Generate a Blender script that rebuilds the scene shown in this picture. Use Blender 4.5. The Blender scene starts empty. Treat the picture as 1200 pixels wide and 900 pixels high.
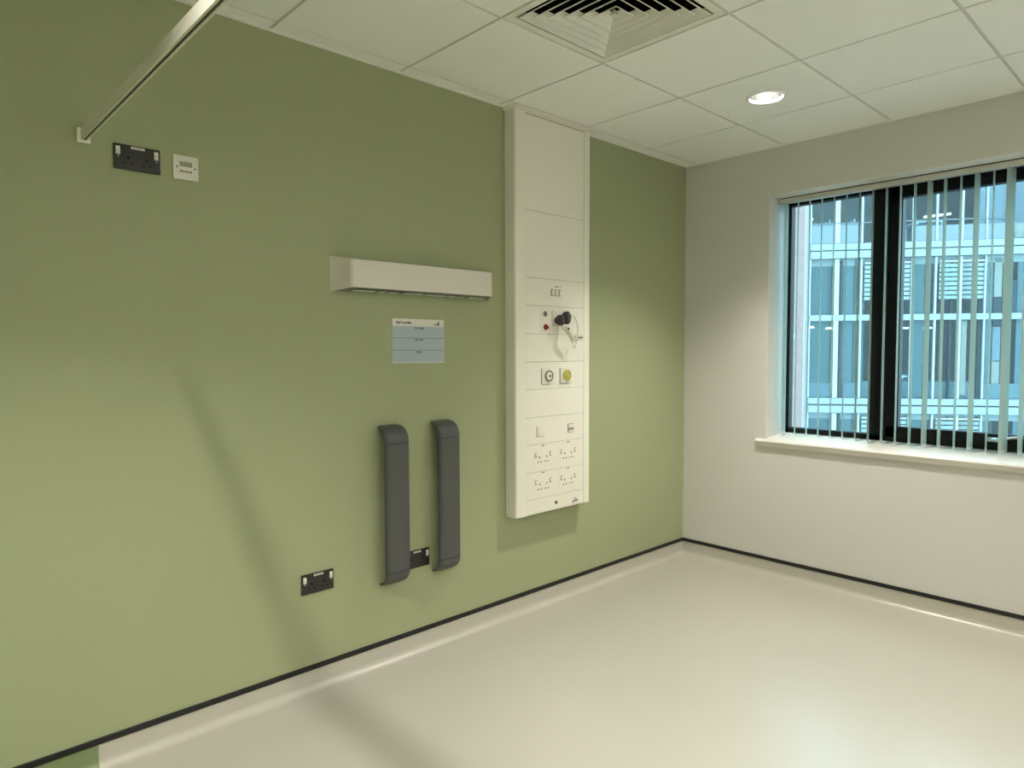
import bpy, bmesh, math, random
from mathutils import Vector, Matrix
random.seed(7)
PI = math.pi
SC = bpy.context.scene
COL = SC.collection
H = 2.679                       # ceiling height
XL, YN = -6.0, -4.4             # room extents (corner of green wall / window wall is the origin)

# ------------------------------------------------------------------ materials
def mat(name, col, rough=0.6, metal=0.0, noise=0.0, nscale=8.0, bump=0.0, bscale=300.0, emis=None, estr=0.0, spec=0.5, ior=None):
    m = bpy.data.materials.new(name); m.use_nodes = True
    nt = m.node_tree; b = nt.nodes['Principled BSDF']
    b.inputs['Base Color'].default_value = (*col, 1)
    b.inputs['Roughness'].default_value = rough
    b.inputs['Metallic'].default_value = metal
    b.inputs['Specular IOR Level'].default_value = spec
    tc = nt.nodes.new('ShaderNodeTexCoord')
    if noise > 0:
        n = nt.nodes.new('ShaderNodeTexNoise'); n.inputs['Scale'].default_value = nscale
        n.inputs['Detail'].default_value = 4
        nt.links.new(tc.outputs['Object'], n.inputs['Vector'])
        r = nt.nodes.new('ShaderNodeMix'); r.data_type = 'RGBA'
        r.inputs['A'].default_value = (*[c * (1 - noise) for c in col], 1)
        r.inputs['B'].default_value = (*[min(1, c * (1 + noise)) for c in col], 1)
        nt.links.new(n.outputs['Fac'], r.inputs['Factor'])
        nt.links.new(r.outputs['Result'], b.inputs['Base Color'])
    if bump > 0:
        n2 = nt.nodes.new('ShaderNodeTexNoise'); n2.inputs['Scale'].default_value = bscale
        nt.links.new(tc.outputs['Object'], n2.inputs['Vector'])
        bp = nt.nodes.new('ShaderNodeBump'); bp.inputs['Strength'].default_value = bump
        bp.inputs['Distance'].default_value = 0.001
        nt.links.new(n2.outputs['Fac'], bp.inputs['Height'])
        nt.links.new(bp.outputs['Normal'], b.inputs['Normal'])
    if emis:
        b.inputs['Emission Color'].default_value = (*emis, 1)
        b.inputs['Emission Strength'].default_value = estr
    return m

def mat_glass(name, tint=(0.93, 0.97, 0.97), refl=0.5):
    m = bpy.data.materials.new(name); m.use_nodes = True
    nt = m.node_tree; nt.nodes.remove(nt.nodes['Principled BSDF'])
    out = nt.nodes['Material Output']
    t = nt.nodes.new('ShaderNodeBsdfTransparent'); t.inputs[0].default_value = (*tint, 1)
    g = nt.nodes.new('ShaderNodeBsdfGlossy'); g.inputs['Roughness'].default_value = 0.02
    fr = nt.nodes.new('ShaderNodeFresnel'); fr.inputs[0].default_value = 1.45
    mm = nt.nodes.new('ShaderNodeMath'); mm.operation = 'MULTIPLY'; mm.inputs[1].default_value = refl
    mx = nt.nodes.new('ShaderNodeMixShader')
    nt.links.new(fr.outputs[0], mm.inputs[0]); nt.links.new(mm.outputs[0], mx.inputs[0])
    nt.links.new(t.outputs[0], mx.inputs[1]); nt.links.new(g.outputs[0], mx.inputs[2])
    nt.links.new(mx.outputs[0], out.inputs[0])
    return m

def mat_fabric(name, col, trans):
    m = bpy.data.materials.new(name); m.use_nodes = True
    nt = m.node_tree; nt.nodes.remove(nt.nodes['Principled BSDF'])
    out = nt.nodes['Material Output']
    d = nt.nodes.new('ShaderNodeBsdfDiffuse'); t = nt.nodes.new('ShaderNodeBsdfTranslucent')
    tc = nt.nodes.new('ShaderNodeTexCoord'); w = nt.nodes.new('ShaderNodeTexNoise'); w.inputs['Scale'].default_value = 220
    nt.links.new(tc.outputs['Object'], w.inputs['Vector'])
    r = nt.nodes.new('ShaderNodeMix'); r.data_type = 'RGBA'
    r.inputs['A'].default_value = (*[c * .92 for c in col], 1); r.inputs['B'].default_value = (*[min(1, c * 1.06) for c in col], 1)
    nt.links.new(w.outputs['Fac'], r.inputs['Factor'])
    nt.links.new(r.outputs['Result'], d.inputs[0]); nt.links.new(r.outputs['Result'], t.inputs[0])
    mx = nt.nodes.new('ShaderNodeMixShader'); mx.inputs[0].default_value = trans
    nt.links.new(d.outputs[0], mx.inputs[1]); nt.links.new(t.outputs[0], mx.inputs[2])
    nt.links.new(mx.outputs[0], out.inputs[0])
    return m

M = {}
M['green'] = mat('sage_green_paint', (0.345, 0.380, 0.220), 0.55, noise=0.03, nscale=3, bump=0.25, bscale=160, spec=0.3)
M['white_wall'] = mat('cream_white_paint', (0.625, 0.615, 0.575), 0.6, noise=0.02, nscale=2, bump=0.2, bscale=160, spec=0.3)
M['reveal'] = mat('white_reveal_paint', (0.74, 0.74, 0.70), 0.5, noise=0.02)
M['tile'] = mat('ceiling_tile_white', (0.90, 0.91, 0.86), 0.75, noise=0.02, nscale=6, bump=0.3, bscale=500, spec=0.25)
M['tbar'] = mat('ceiling_grid_white', (0.64, 0.64, 0.58), 0.5)
M['plenum'] = mat('dark_void', (0.012, 0.012, 0.012), 0.9)
M['black_strip'] = mat('black_capping', (0.006, 0.006, 0.006), 0.6, noise=0.1)
M['panel'] = mat('cream_enamel_panel', (0.84, 0.82, 0.72), 0.38, noise=0.015, nscale=5)
M['groove'] = mat('panel_joint', (0.36, 0.34, 0.28), 0.6)
M['panelwhite'] = mat('white_socket_plastic', (0.78, 0.76, 0.67), 0.3)
M['slot'] = mat('dark_slot', (0.004, 0.004, 0.004), 0.7, spec=0.1)
M['outline'] = mat('grey_outline', (0.17, 0.16, 0.12), 0.5)
M['bumper'] = mat('grey_vinyl_bumper', (0.078, 0.079, 0.077), 0.5, noise=0.05, nscale=30, bump=0.5, bscale=700)
M['seam'] = mat('dark_seam', (0.02, 0.02, 0.02), 0.6)
M['black_plastic'] = mat('black_plastic', (0.016, 0.016, 0.014), 0.38, noise=0.05)
M['white_plastic'] = mat('white_plastic', (0.72, 0.71, 0.62), 0.35, noise=0.02)
M['grey_print'] = mat('grey_print', (0.30, 0.29, 0.24), 0.5)
M['lightcase'] = mat('white_light_housing', (0.66, 0.63, 0.55), 0.42, noise=0.02)
M['diffuser'] = mat('diffuser_white', (0.80, 0.79, 0.71), 0.45, noise=0.02)
M['louvre'] = mat('grey_louvre', (0.16, 0.16, 0.12), 0.5)
M['lens'] = mat('pale_lens', (0.50, 0.55, 0.42), 0.3)
M['paper'] = mat('white_board', (0.66, 0.66, 0.57), 0.4, noise=0.02)
M['blueprint'] = mat('pale_blue_field', (0.37, 0.45, 0.49), 0.4, noise=0.02)
M['ink'] = mat('black_ink', (0.02, 0.025, 0.03), 0.5)
M['blueink'] = mat('blue_grey_ink', (0.12, 0.17, 0.21), 0.5)
M['rail'] = mat('polished_white_track', (0.80, 0.78, 0.68), 0.32, metal=0.3, noise=0.01)
M['railslot'] = mat('track_slot_dark', (0.05, 0.05, 0.035), 0.5)
M['frame'] = mat('black_window_frame', (0.006, 0.006, 0.006), 0.5, noise=0.1, spec=0.25)
M['sill'] = mat('white_sill', (0.72, 0.70, 0.64), 0.35, noise=0.02)
M['alu'] = mat('bright_handle', (0.75, 0.78, 0.78), 0.25, metal=0.6, noise=0.02)
M['glass'] = mat_glass('window_glass')
M['vane'] = mat_fabric('blind_fabric', (0.60, 0.68, 0.62), 0.5)
M['headrail'] = mat('white_headrail', (0.62, 0.63, 0.57), 0.4, noise=0.02)
M['chain'] = mat('white_chain', (0.70, 0.76, 0.74), 0.4)
M['red'] = mat('red_button', (0.25, 0.01, 0.01), 0.35)
M['darkgrey'] = mat('dark_grey_plastic', (0.045, 0.04, 0.045), 0.35)
M['midgrey'] = mat('grey_button', (0.14, 0.14, 0.11), 0.4)
M['yellow'] = mat('yellow_ring', (0.45, 0.42, 0.07), 0.35)
M['cable'] = mat('pale_cable', (0.72, 0.70, 0.58), 0.4)
M['reflector'] = mat('bright_metal_reflector', (0.70, 0.70, 0.68), 0.12, metal=1.0)
M['ring'] = mat('white_lamp_ring', (0.88, 0.88, 0.86), 0.3)
LAMP = 3800.0
LC = (1.0, 0.945, 0.85)
M['lamp'] = mat('lamp_disc', (0.9, 0.9, 0.9), 0.5, emis=LC, estr=LAMP)
M['lamp_full'] = mat('lamp_disc_full', (0.9, 0.9, 0.9), 0.5, emis=LC, estr=6600.0)
M['lamp_fill'] = mat('lamp_fill_lens', (0.9, 0.9, 0.9), 0.5, emis=LC, estr=590.0)  # wide-beam opal disc for the added out-of-view lamps, lifts ambient light
M['back_wall'] = mat('cream_white_paint_far', (0.84, 0.82, 0.77), 0.6, noise=0.02)

# vinyl floor: cream with fine fleck, green lino on the left of a straight welded joint; faint joint lines
def mat_floor():
    m = bpy.data.materials.new('cream_vinyl_floor'); m.use_nodes = True
    nt = m.node_tree; b = nt.nodes['Principled BSDF']; L = nt.links.new
    tc = nt.nodes.new('ShaderNodeTexCoord')
    sep = nt.nodes.new('ShaderNodeSeparateXYZ'); L(tc.outputs['Object'], sep.inputs[0])
    n = nt.nodes.new('ShaderNodeTexNoise'); n.inputs['Scale'].default_value = 260; n.inputs['Detail'].default_value = 2
    L(tc.outputs['Object'], n.inputs['Vector'])
    n2 = nt.nodes.new('ShaderNodeTexNoise'); n2.inputs['Scale'].default_value = 1.7; n2.inputs['Detail'].default_value = 3
    L(tc.outputs['Object'], n2.inputs['Vector'])
    ad = nt.nodes.new('ShaderNodeMath'); ad.operation = 'ADD'
    ad.use_clamp = False; L(n.outputs['Fac'], ad.inputs[0]); L(n2.outputs['Fac'], ad.inputs[1])
    hf = nt.nodes.new('ShaderNodeMath'); hf.operation = 'MULTIPLY'; hf.inputs[1].default_value = 0.5; L(ad.outputs[0], hf.inputs[0])
    c = nt.nodes.new('ShaderNodeMix'); c.data_type = 'RGBA'
    c.inputs['A'].default_value = (0.44, 0.425, 0.365, 1); c.inputs['B'].default_value = (0.52, 0.50, 0.43, 1)
    L(hf.outputs[0], c.inputs['Factor'])
    g = nt.nodes.new('ShaderNodeMix'); g.data_type = 'RGBA'
    g.inputs['A'].default_value = (0.17, 0.225, 0.10, 1); g.inputs['B'].default_value = (0.20, 0.26, 0.12, 1)
    L(hf.outputs[0], g.inputs['Factor'])
    lt = nt.nodes.new('ShaderNodeMath'); lt.operation = 'LESS_THAN'; lt.inputs[1].default_value = -3.592; L(sep.outputs['X'], lt.inputs[0])
    mx = nt.nodes.new('ShaderNodeMix'); mx.data_type = 'RGBA'
    L(lt.outputs[0], mx.inputs['Factor']); L(c.outputs['Result'], mx.inputs['A']); L(g.outputs['Result'], mx.inputs['B'])
    # welded joint running along the room at x = -1.95
    s = nt.nodes.new('ShaderNodeMath'); s.operation = 'ADD'; s.inputs[1].default_value = 4.65; L(sep.outputs['X'], s.inputs[0])
    ab = nt.nodes.new('ShaderNodeMath'); ab.operation = 'ABSOLUTE'; L(s.outputs[0], ab.inputs[0])
    l2 = nt.nodes.new('ShaderNodeMath'); l2.operation = 'LESS_THAN'; l2.inputs[1].default_value = 0.0022; L(ab.outputs[0], l2.inputs[0])
    l3 = nt.nodes.new('ShaderNodeMath'); l3.operation = 'MULTIPLY'; l3.inputs[1].default_value = 0.25; L(l2.outputs[0], l3.inputs[0])
    mj = nt.nodes.new('ShaderNodeMix'); mj.data_type = 'RGBA'; mj.inputs['B'].default_value = (0.36, 0.33, 0.26, 1)
    L(l3.outputs[0], mj.inputs['Factor']); L(mx.outputs['Result'], mj.inputs['A'])
    L(mj.outputs['Result'], b.inputs['Base Color'])
    b.inputs['Roughness'].default_value = 0.30
    b.inputs['Specular IOR Level'].default_value = 0.8
    bp = nt.nodes.new('ShaderNodeBump'); bp.inputs['Strength'].default_value = 0.12; bp.inputs['Distance'].default_value = 0.001
    L(n.outputs['Fac'], bp.inputs['Height']); L(bp.outputs['Normal'], b.inputs['Normal'])
    return m
M['floor'] = mat_floor()

# ------------------------------------------------------------------ mesh helpers
class MB:
    """collects geometry for ONE mesh object, several material slots possible"""
    def __init__(s): s.bm = bmesh.new(); s.mats = []
    def mi(s, m):
        if m not in s.mats: s.mats.append(m)
        return s.mats.index(m)
    def face(s, pts, m, smooth=False):
        f = s.bm.faces.new([s.bm.verts.new(p) for p in pts]); f.material_index = s.mi(m); f.smooth = smooth
        return f
    def box(s, a, b, m, bev=0.0, seg=2, rot=None, pivot=None):
        x0, y0, z0 = [min(a[i], b[i]) for i in range(3)]; x1, y1, z1 = [max(a[i], b[i]) for i in range(3)]
        t = bmesh.new()
        vs = [t.verts.new((x, y, z)) for x in (x0, x1) for y in (y0, y1) for z in (z0, z1)]
        for q in ((0,1,3,2),(4,6,7,5),(0,4,5,1),(2,3,7,6),(0,2,6,4),(1,5,7,3)): t.faces.new([vs[i] for i in q])
        if bev > 0:
            bmesh.ops.bevel(t, geom=t.edges[:], offset=bev, segments=seg, affect='EDGES', profile=0.5)
        bmesh.ops.recalc_face_normals(t, faces=t.faces[:])
        s.merge(t, m, rot, pivot, bev > 0)
        return s
    def merge(s, t, m, rot=None, pivot=None, smooth=False):
        k = s.mi(m); mp = {}
        for v in t.verts:
            co = v.co.copy()
            if rot is not None:
                pv = Vector(pivot or (0, 0, 0)); co = rot @ (co - pv) + pv
            mp[v] = s.bm.verts.new(co)
        for f in t.faces:
            try:
                g = s.bm.faces.new([mp[v] for v in f.verts]); g.material_index = k; g.smooth = smooth
            except ValueError: pass
        t.free()
    def loft(s, rings, m, closed=True, cap=True, smooth=True):
        k = s.mi(m); vr = [[s.bm.verts.new(p) for p in r] for r in rings]; n = len(vr[0])
        fs = []
        for a, b in zip(vr[:-1], vr[1:]):
            for i in range(n if closed else n - 1):
                j = (i + 1) % n
                f = s.bm.faces.new((a[i], a[j], b[j], b[i])); f.material_index = k; f.smooth = smooth; fs.append(f)
        if cap and closed:
            for r in (vr[0], vr[-1]):
                f = s.bm.faces.new(r); f.material_index = k; fs.append(f)
        return s
    def tube(s, pts, r, m, seg=8, cap=True):
        pts = [Vector(p) for p in pts]; rings = []
        up = Vector((0.13, 0.2, 1)).normalized()
        for i, p in enumerate(pts):
            t = (pts[min(i + 1, len(pts) - 1)] - pts[max(i - 1, 0)]).normalized()
            x = t.cross(up)
            if x.length < 1e-3: x = t.cross(Vector((1, 0, 0)))
            x.normalize(); y = t.cross(x)
            rr = r[i] if isinstance(r, (list, tuple)) else r
            rings.append([p + (x * math.cos(a) + y * math.sin(a)) * rr for a in [2 * PI * j / seg for j in range(seg)]])
        return s.loft(rings, m, True, cap)
    def lathe(s, c, prof, m, axis='z', seg=32, cap=False, sx=1.0, sz=1.0):
        """prof: list of (radius, offset along axis); c centre"""
        rings = []
        for (r, h) in prof:
            ring = []
            for j in range(seg):
                a = 2 * PI * j / seg
                if axis == 'z': ring.append((c[0] + r * math.cos(a) * sx, c[1] + r * math.sin(a), c[2] + h))
                else: ring.append((c[0] + r * math.cos(a) * sx, c[1] + h, c[2] + r * math.sin(a) * sz))
            rings.append(ring)
        return s.loft(rings, m, True, cap)
    def build(s, name, parent=None, recalc=True, loc=None, sharp=40):
        if recalc: bmesh.ops.recalc_face_normals(s.bm, faces=s.bm.faces[:])
        me = bpy.data.meshes.new(name); s.bm.to_mesh(me); s.bm.free()
        for m in s.mats: me.materials.append(m)
        try: me.set_sharp_from_angle(angle=math.radians(sharp))
        except Exception: pass
        o = bpy.data.objects.new(name, me); COL.objects.link(o)
        if parent is not None:
            # geometry was written in world coordinates: bring it into the thing's frame
            me.transform(parent_world(parent).inverted()); o.parent = parent
        elif loc is not None:
            me.transform(Matrix.Translation(-Vector(loc))); o.location = loc
        return o

def parent_world(p):
    m = p.matrix_basis.copy()
    while p.parent: p = p.parent; m = p.matrix_basis @ m
    return m

def tag(o, label=None, cat=None, group=None, kind=None):
    if label: o['label'] = label
    if cat: o['category'] = cat
    if group: o['group'] = group
    if kind: o['kind'] = kind
    return o
def thing(name, loc, label=None, cat=None, group=None, kind=None, rz=0.0):
    o = bpy.data.objects.new(name, None); o.empty_display_size = 0.1
    o.location = loc; o.rotation_euler = (0, 0, rz); COL.objects.link(o)
    return tag(o, label, cat, group, kind)
def B(name, parent, a, b, m, bev=0.0, seg=2, **k):
    return MB().box(a, b, m, bev, seg, **k).build(name, parent)

def text(name, s, parent, x, z, y, size, m, align='LEFT', bold=0.0):
    """small flat printed lettering on the plane facing the room (-y), text runs along +x"""
    cu = bpy.data.curves.new(name, 'FONT'); cu.body = s; cu.size = size; cu.align_x = align; cu.extrude = 0.0002; cu.offset = bold
    t = bpy.data.objects.new(name + '_tmp', cu); COL.objects.link(t)
    bpy.context.view_layer.update()
    dg = bpy.context.evaluated_depsgraph_get()
    me = bpy.data.meshes.new_from_object(t.evaluated_get(dg))
    COL.objects.unlink(t); bpy.data.objects.remove(t)
    me.transform(Matrix.Translation((x, y, z)) @ Matrix.Rotation(PI / 2, 4, 'X'))
    me.materials.clear(); me.materials.append(m); me.name = name
    o = bpy.data.objects.new(name, me); COL.objects.link(o)
    me.transform(parent_world(parent).inverted()); o.parent = parent
    return o

# ------------------------------------------------------------------ room shell
T = 0.3
def struct(o, label=None): return tag(o, label, kind='structure')
struct(MB().box((XL - T, 0, -0.2), (T, T, H + 0.4), M['green']).build('wall_left'))
w = MB()
WY0, WY1, WZ0, WZ1 = -0.60, -2.45, 0.83, 2.388            # window opening
w.box((0, WY0, -0.2), (T, 0, H + 0.4), M['white_wall'])
w.box((0, YN - T, -0.2), (T, WY1, H + 0.4), M['white_wall'])
w.box((0, WY1, -0.2), (T, WY0, WZ0), M['white_wall'])
w.box((0, WY1, WZ1), (T, WY0, H + 0.4), M['white_wall'])
struct(w.build('wall_right'))
struct(MB().box((XL - T, YN - T, -0.2), (T, YN, H + 0.4), M['back_wall']).build('wall_near'))
struct(MB().box((XL - T, YN, -0.2), (XL, 0, H + 0.4), M['back_wall']).build('wall_back'))

# floor, with the vinyl coved up all four walls to 100 mm
CR, CH = 0.035, 0.095
f = MB()
f.box((XL, YN, -0.2), (0, 0, 0), M['floor'])
def cove(p0, p1, nrm):
    """strip from p0 to p1 along the wall, nrm pointing into the room"""
    prof = [(0.0, CH), (0.003, CH), (0.003, CR)]
    for i in range(1, 9):
        a = i / 8 * PI / 2
        prof.append((0.003 + CR * (1 - math.cos(a)), CR * (1 - math.sin(a)) + 0.0005))
    rings = []
    for p in (p0, p1):
        rings.append([(p[0] + nrm[0] * d, p[1] + nrm[1] * d, z) for d, z in prof])
    f.loft(rings, M['floor'], closed=False)
cove((XL, 0), (0, 0), (0, -1)); cove((0, 0), (0, YN), (-1, 0)); cove((XL, YN), (0, YN), (0, 1)); cove((XL, 0), (XL, YN), (1, 0))
struct(f.build('floor', recalc=True))
# black capping strips along the top of the coved vinyl
for nm, a, b in (('baseboard_left', (XL, -0.007, 0.0885), (0, 0, 0.1110)), ('baseboard_right', (-0.007, YN, 0.0885), (0, 0, 0.1110)),
                 ('baseboard_near', (XL, YN, 0.0885), (0, YN + 0.007, 0.1110)), ('baseboard_back', (XL, YN, 0.0885), (XL + 0.007, 0, 0.1110))):
    struct(MB().box(a, b, M['black_strip'], 0.002, 1).build(nm))

# ---- suspended ceiling: tiles in 600 mm cells, a 15 mm recessed bar between them
GX, GY = -0.540, -0.088
xs = [0.0] + [GX - 0.6 * i for i in range(0, 10) if GX - 0.6 * i > XL] + [XL]
ys = [0.0] + [GY - 0.6 * i for i in range(0, 9) if GY - 0.6 * i > YN + 0.02] + [YN]
LIGHTS = [(0, 1), (5, 2), (0, 5), (6, 5), (3, 5)]          # (column, row) of tiles with a downlight; those behind the viewer are added fill
DIFF = (2, 1)
c = MB()
def cell(i, j): return (GX - 0.6 * i - 0.3, GY - 0.6 * j - 0.3)
lcent = [cell(*k) for k in LIGHTS]; lcent[1] = (-3.80, lcent[1][1]); dcent = cell(*DIFF)
def near(a, b): return abs(a[0] - b[0]) < .1 and abs(a[1] - b[1]) < .1
g = 0.0065
for i in range(len(xs) - 1):
    for j in range(len(ys) - 1):
        x1, x0 = xs[i], xs[i + 1]; y1, y0 = ys[j], ys[j + 1]
        a0, a1 = x0 + (g if x0 > XL else 0), x1 - (g if x1 < 0 else 0)
        b0, b1 = y0 + (g if y0 > YN else 0), y1 - (g if y1 < 0 else 0)
        ce = ((x0 + x1) / 2, (y0 + y1) / 2)
        if near(ce, dcent) and (x1 - x0) > .5: continue
        lit = [l for l in lcent if near(l, ce)]
        if lit and (x1 - x0) > .5 and (y1 - y0) > .5:
            cx, cy = lit[0]; n = 48; R_ = 0.082
            inner, outer = [], []
            for k in range(n):
                a = 2 * PI * (k + .5) / n; dx, dy = math.cos(a), math.sin(a)
                t = min((a1 - cx) / abs(dx) if abs(dx) > 1e-6 else 9, (b1 - cy) / abs(dy) if abs(dy) > 1e-6 else 9)
                inner.append((cx + R_ * dx, cy + R_ * dy)); outer.append((cx + t * dx, cy + t * dy))
            for k in range(n):
                l = (k + 1) % n
                # fill the square's corners
                pts = [inner[k], inner[l], outer[l]]
                ok, ol = outer[k], outer[l]
                if abs(ok[0] - ol[0]) > 1e-5 and abs(ok[1] - ol[1]) > 1e-5:
                    corner = (a1 if (ok[0] + ol[0]) / 2 > cx else a0, b1 if (ok[1] + ol[1]) / 2 > cy else b0); pts.append(corner)
                pts.append(ok)
                c.face([(p[0], p[1], H) for p in pts], M['tile'])
            for (p, q_) in (((a0, b0), (a1, b0)), ((a1, b0), (a1, b1)), ((a1, b1), (a0, b1)), ((a0, b1), (a0, b0))):
                c.face([(p[0], p[1], H), (q_[0], q_[1], H), (q_[0], q_[1], H + .012), (p[0], p[1], H + .012)], M['tile'])
        else:
            c.box((a0, b0, H), (a1, b1, H + 0.012), M['tile'])
def bar(a, b, z0=H + 0.005, z1=H + 0.014): c.box((a[0], a[1], z0), (b[0], b[1], z1), M['tbar'])
for x in xs[1:-1]: bar((x - .012, YN), (x + .012, 0))
for y in ys[1:-1]: bar((XL, y - .012), (0, y + .012), H + .0052, H + .0142)
# structural soffit above the void (closes the room)
c.box((XL, YN, H + 0.36), (0, 0, H + 0.39), M['plenum'])
struct(c.build('ceiling'))
# wall angle trims round the edge of the ceiling
for k, (a, b) in enumerate((((XL, -0.022, H - 0.003), (0, 0, H + 0.0)), ((-0.022, YN, H - 0.003), (0, 0, H + 0.0)),
               ((XL, YN, H - 0.003), (0, YN + 0.022, H + 0.0)), ((XL, YN, H - 0.003), (XL + 0.022, 0, H + 0.0)))):
    struct(MB().box(a, b, M['tile']).build('trim_%d' % (k + 1)))

# ------------------------------------------------------------------ ceiling downlights
LBL = {0: 'round white recessed downlight in the ceiling tile nearest the window',
       1: 'recessed downlight in the ceiling above the left end of the green wall',
       2: 'added unseen fill downlight in the ceiling behind the viewer on the window side',
       3: 'added unseen fill downlight in the ceiling behind the viewer on the left',
       4: 'added unseen fill downlight in the ceiling behind the viewer midway along'}
for k, (cx, cy) in enumerate(lcent):
    t = thing('ceiling_downlight', (cx, cy, H), LBL[k], 'light', 'round downlights recessed in the ceiling')
    MB().lathe((cx, cy, H), [(0.078, 0.004), (0.094, 0.0), (0.096, -0.003), (0.090, -0.0065), (0.080, -0.006), (0.0765, -0.001), (0.0765, 0.004)], M['ring'], seg=48).build('trim_ring', t)
    if k < 2:
        dp, rd = ((0.100, 0.035), (0.080, 0.030))[k]      # depth of the lamp in its can, lamp radius
        MB().lathe((cx, cy, H), [(0.077, 0.0), (0.074, 0.03), (0.066, dp * .84), (rd + .014, dp * .99), (rd, dp)], M['reflector'], seg=48).build('reflector', t)
        MB().lathe((cx, cy, H), [(rd, dp), (rd - .001, dp - .005), (0.001, dp - .007)], M['lamp' if k == 0 else 'lamp_full'], seg=48).build('lamp', t)
    else:
        MB().lathe((cx, cy, H), [(0.077, 0.0), (0.070, 0.012)], M['reflector'], seg=48).build('reflector', t)
        MB().lathe((cx, cy, H), [(0.070, 0.012), (0.060, 0.006), (0.001, 0.004)], M['lamp_fill'], seg=48).build('lamp', t)  # fill lamp behind the viewer, added to brighten the upper walls
    MB().lathe((cx, cy, H), [(0.081, 0.003), (0.081, 0.13), (0.001, 0.13)], M['plenum'], seg=32).build('can', t)

# ------------------------------------------------------------------ four-way air diffuser
dx, dy = dcent
t = thing('air_diffuser', (dx, dy, H), 'square white four-way louvred air diffuser set in the ceiling', 'vent')
m = MB()
def sq(r, z): return [(dx - r, dy - r, z), (dx + r, dy - r, z), (dx + r, dy + r, z), (dx - r, dy + r, z)]
m.loft([sq(0.2935, H + 0.01), sq(0.2935, H), sq(0.263, H), sq(0.263, H + 0.004), sq(0.250, H + 0.03)], M['diffuser'], cap=False, smooth=False)
m.build('frame', t)
for k in range(6):
    r = 0.2525 - 0.040 * k
    m = MB()
    z = H - 0.001
    m.loft([sq(r, z), sq(r - 0.033, z + 0.024), sq(r - 0.0345, z + 0.024), sq(r - 0.0045, z - 0.0015), sq(r, z - 0.0015), sq(r, z)], M['diffuser'], cap=False, smooth=False)
    m.build('louvre', t)
m = MB(); m.loft([sq(0.0125, H - .001), sq(0.004, H + 0.02)], M['diffuser'], cap=True, smooth=False); m.build('centre_cone', t)
m = MB()
m.loft([sq(0.262, H + 0.006), sq(0.262, H + 0.22)], M['plenum'], cap=False, smooth=False)
m.face(sq(0.262, H + 0.22), M['plenum']); m.build('plenum_box', t, recalc=True)

# ------------------------------------------------------------------ curtain track
RX = -3.574
t = thing('curtain_track', (RX, 0, 2.145), 'long white metal curtain track running out from the green wall', 'curtain rail')
m = MB(); z0, z1 = 2.124, 2.161; hx = 0.0095
prof = [(-hx, z0), (-hx, z1 - .003), (-hx + .003, z1), (hx - .003, z1), (hx, z1 - .003), (hx, z0), (0.0035, z0), (0.0035, z0 + .003), (hx - .0025, z0 + .003), (hx - .0025, z1 - .004), (-hx + .0025, z1 - .004), (-hx + .0025, z0 + .003), (-0.0035, z0 + .003), (-0.0035, z0)]
m.loft([[(RX + a, y, b) for a, b in prof] for y in (-0.004, YN + 0.002)], M['rail'], cap=True, smooth=False)
m.build('track', t)
B('runner_slot', t, (RX - .0034, -0.01, z0 + .0015), (RX + .0034, YN + .01, z0 + .0030), M['railslot'])
B('wall_bracket', t, (RX - .019, -0.006, z0 - .006), (RX + .019, 0, z1 + .004), M['rail'], 0.002)

# ------------------------------------------------------------------ sockets
def double_socket(x0, z0, label, w_=0.1455, h_=0.0845):
    t = thing('socket_outlet', (x0 + w_ / 2, 0, z0), label, 'power socket', 'black double power sockets on the green wall')
    B('face_plate', t, (x0, -0.009, z0), (x0 + w_, 0, z0 + h_), M['black_plastic'], 0.0025)
    for s, xx in ((0, x0 + 0.0065), (1, x0 + w_ - 0.0065 - 0.0135)):
        r = B('rocker_switch', t, (xx, -0.0125, z0 + h_ - 0.037), (xx + 0.0135, -0.008, z0 + h_ - 0.0095), M['white_plastic'], 0.0015)
        for q_ in (0.014, 0.022):
            B('printed_mark', r, (xx + .003, -0.0128, z0 + h_ - 0.0095 - q_ - .002), (xx + 0.0105, -0.0122, z0 + h_ - 0.0095 - q_), M['grey_print'])
        B('neon_indicator', t, (xx + 0.006, -0.0096, z0 + h_ - 0.0445), (xx + 0.0095, -0.0086, z0 + h_ - 0.0415), M['white_plastic'])
    lb = B('label_strip', t, (x0 + w_ * .37, -0.0097, z0 + h_ - 0.0125), (x0 + w_ * .66, -0.0086, z0 + h_ - 0.0045), M['white_plastic'])
    B('label_print', lb, (x0 + w_ * .40, -0.0100, z0 + h_ - 0.0105), (x0 + w_ * .63, -0.0095, z0 + h_ - 0.0070), M['grey_print'])
    for s, cx in enumerate((x0 + w_ * .305, x0 + w_ * .70)):
        m = MB()
        m.box((cx - .0030, -0.0094, z0 + .036), (cx + .0030, -0.0085, z0 + .0465), M['slot'])
        for sx in (-1, 1): m.box((cx + sx * .0112 - .0034, -0.0094, z0 + .0185), (cx + sx * .0112 + .0034, -0.0085, z0 + .0232), M['slot'])
        m.build('pin_slots', t)
    return t
double_socket(-3.4895, 2.052, 'black double power socket high on the green wall under the curtain track end')
double_socket(-2.848, 0.4165, 'black double power socket low on the green wall, left of both grey bumpers')
double_socket(-2.3435, 0.4065, 'black double power socket low on the wall between the two grey bumpers')
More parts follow.
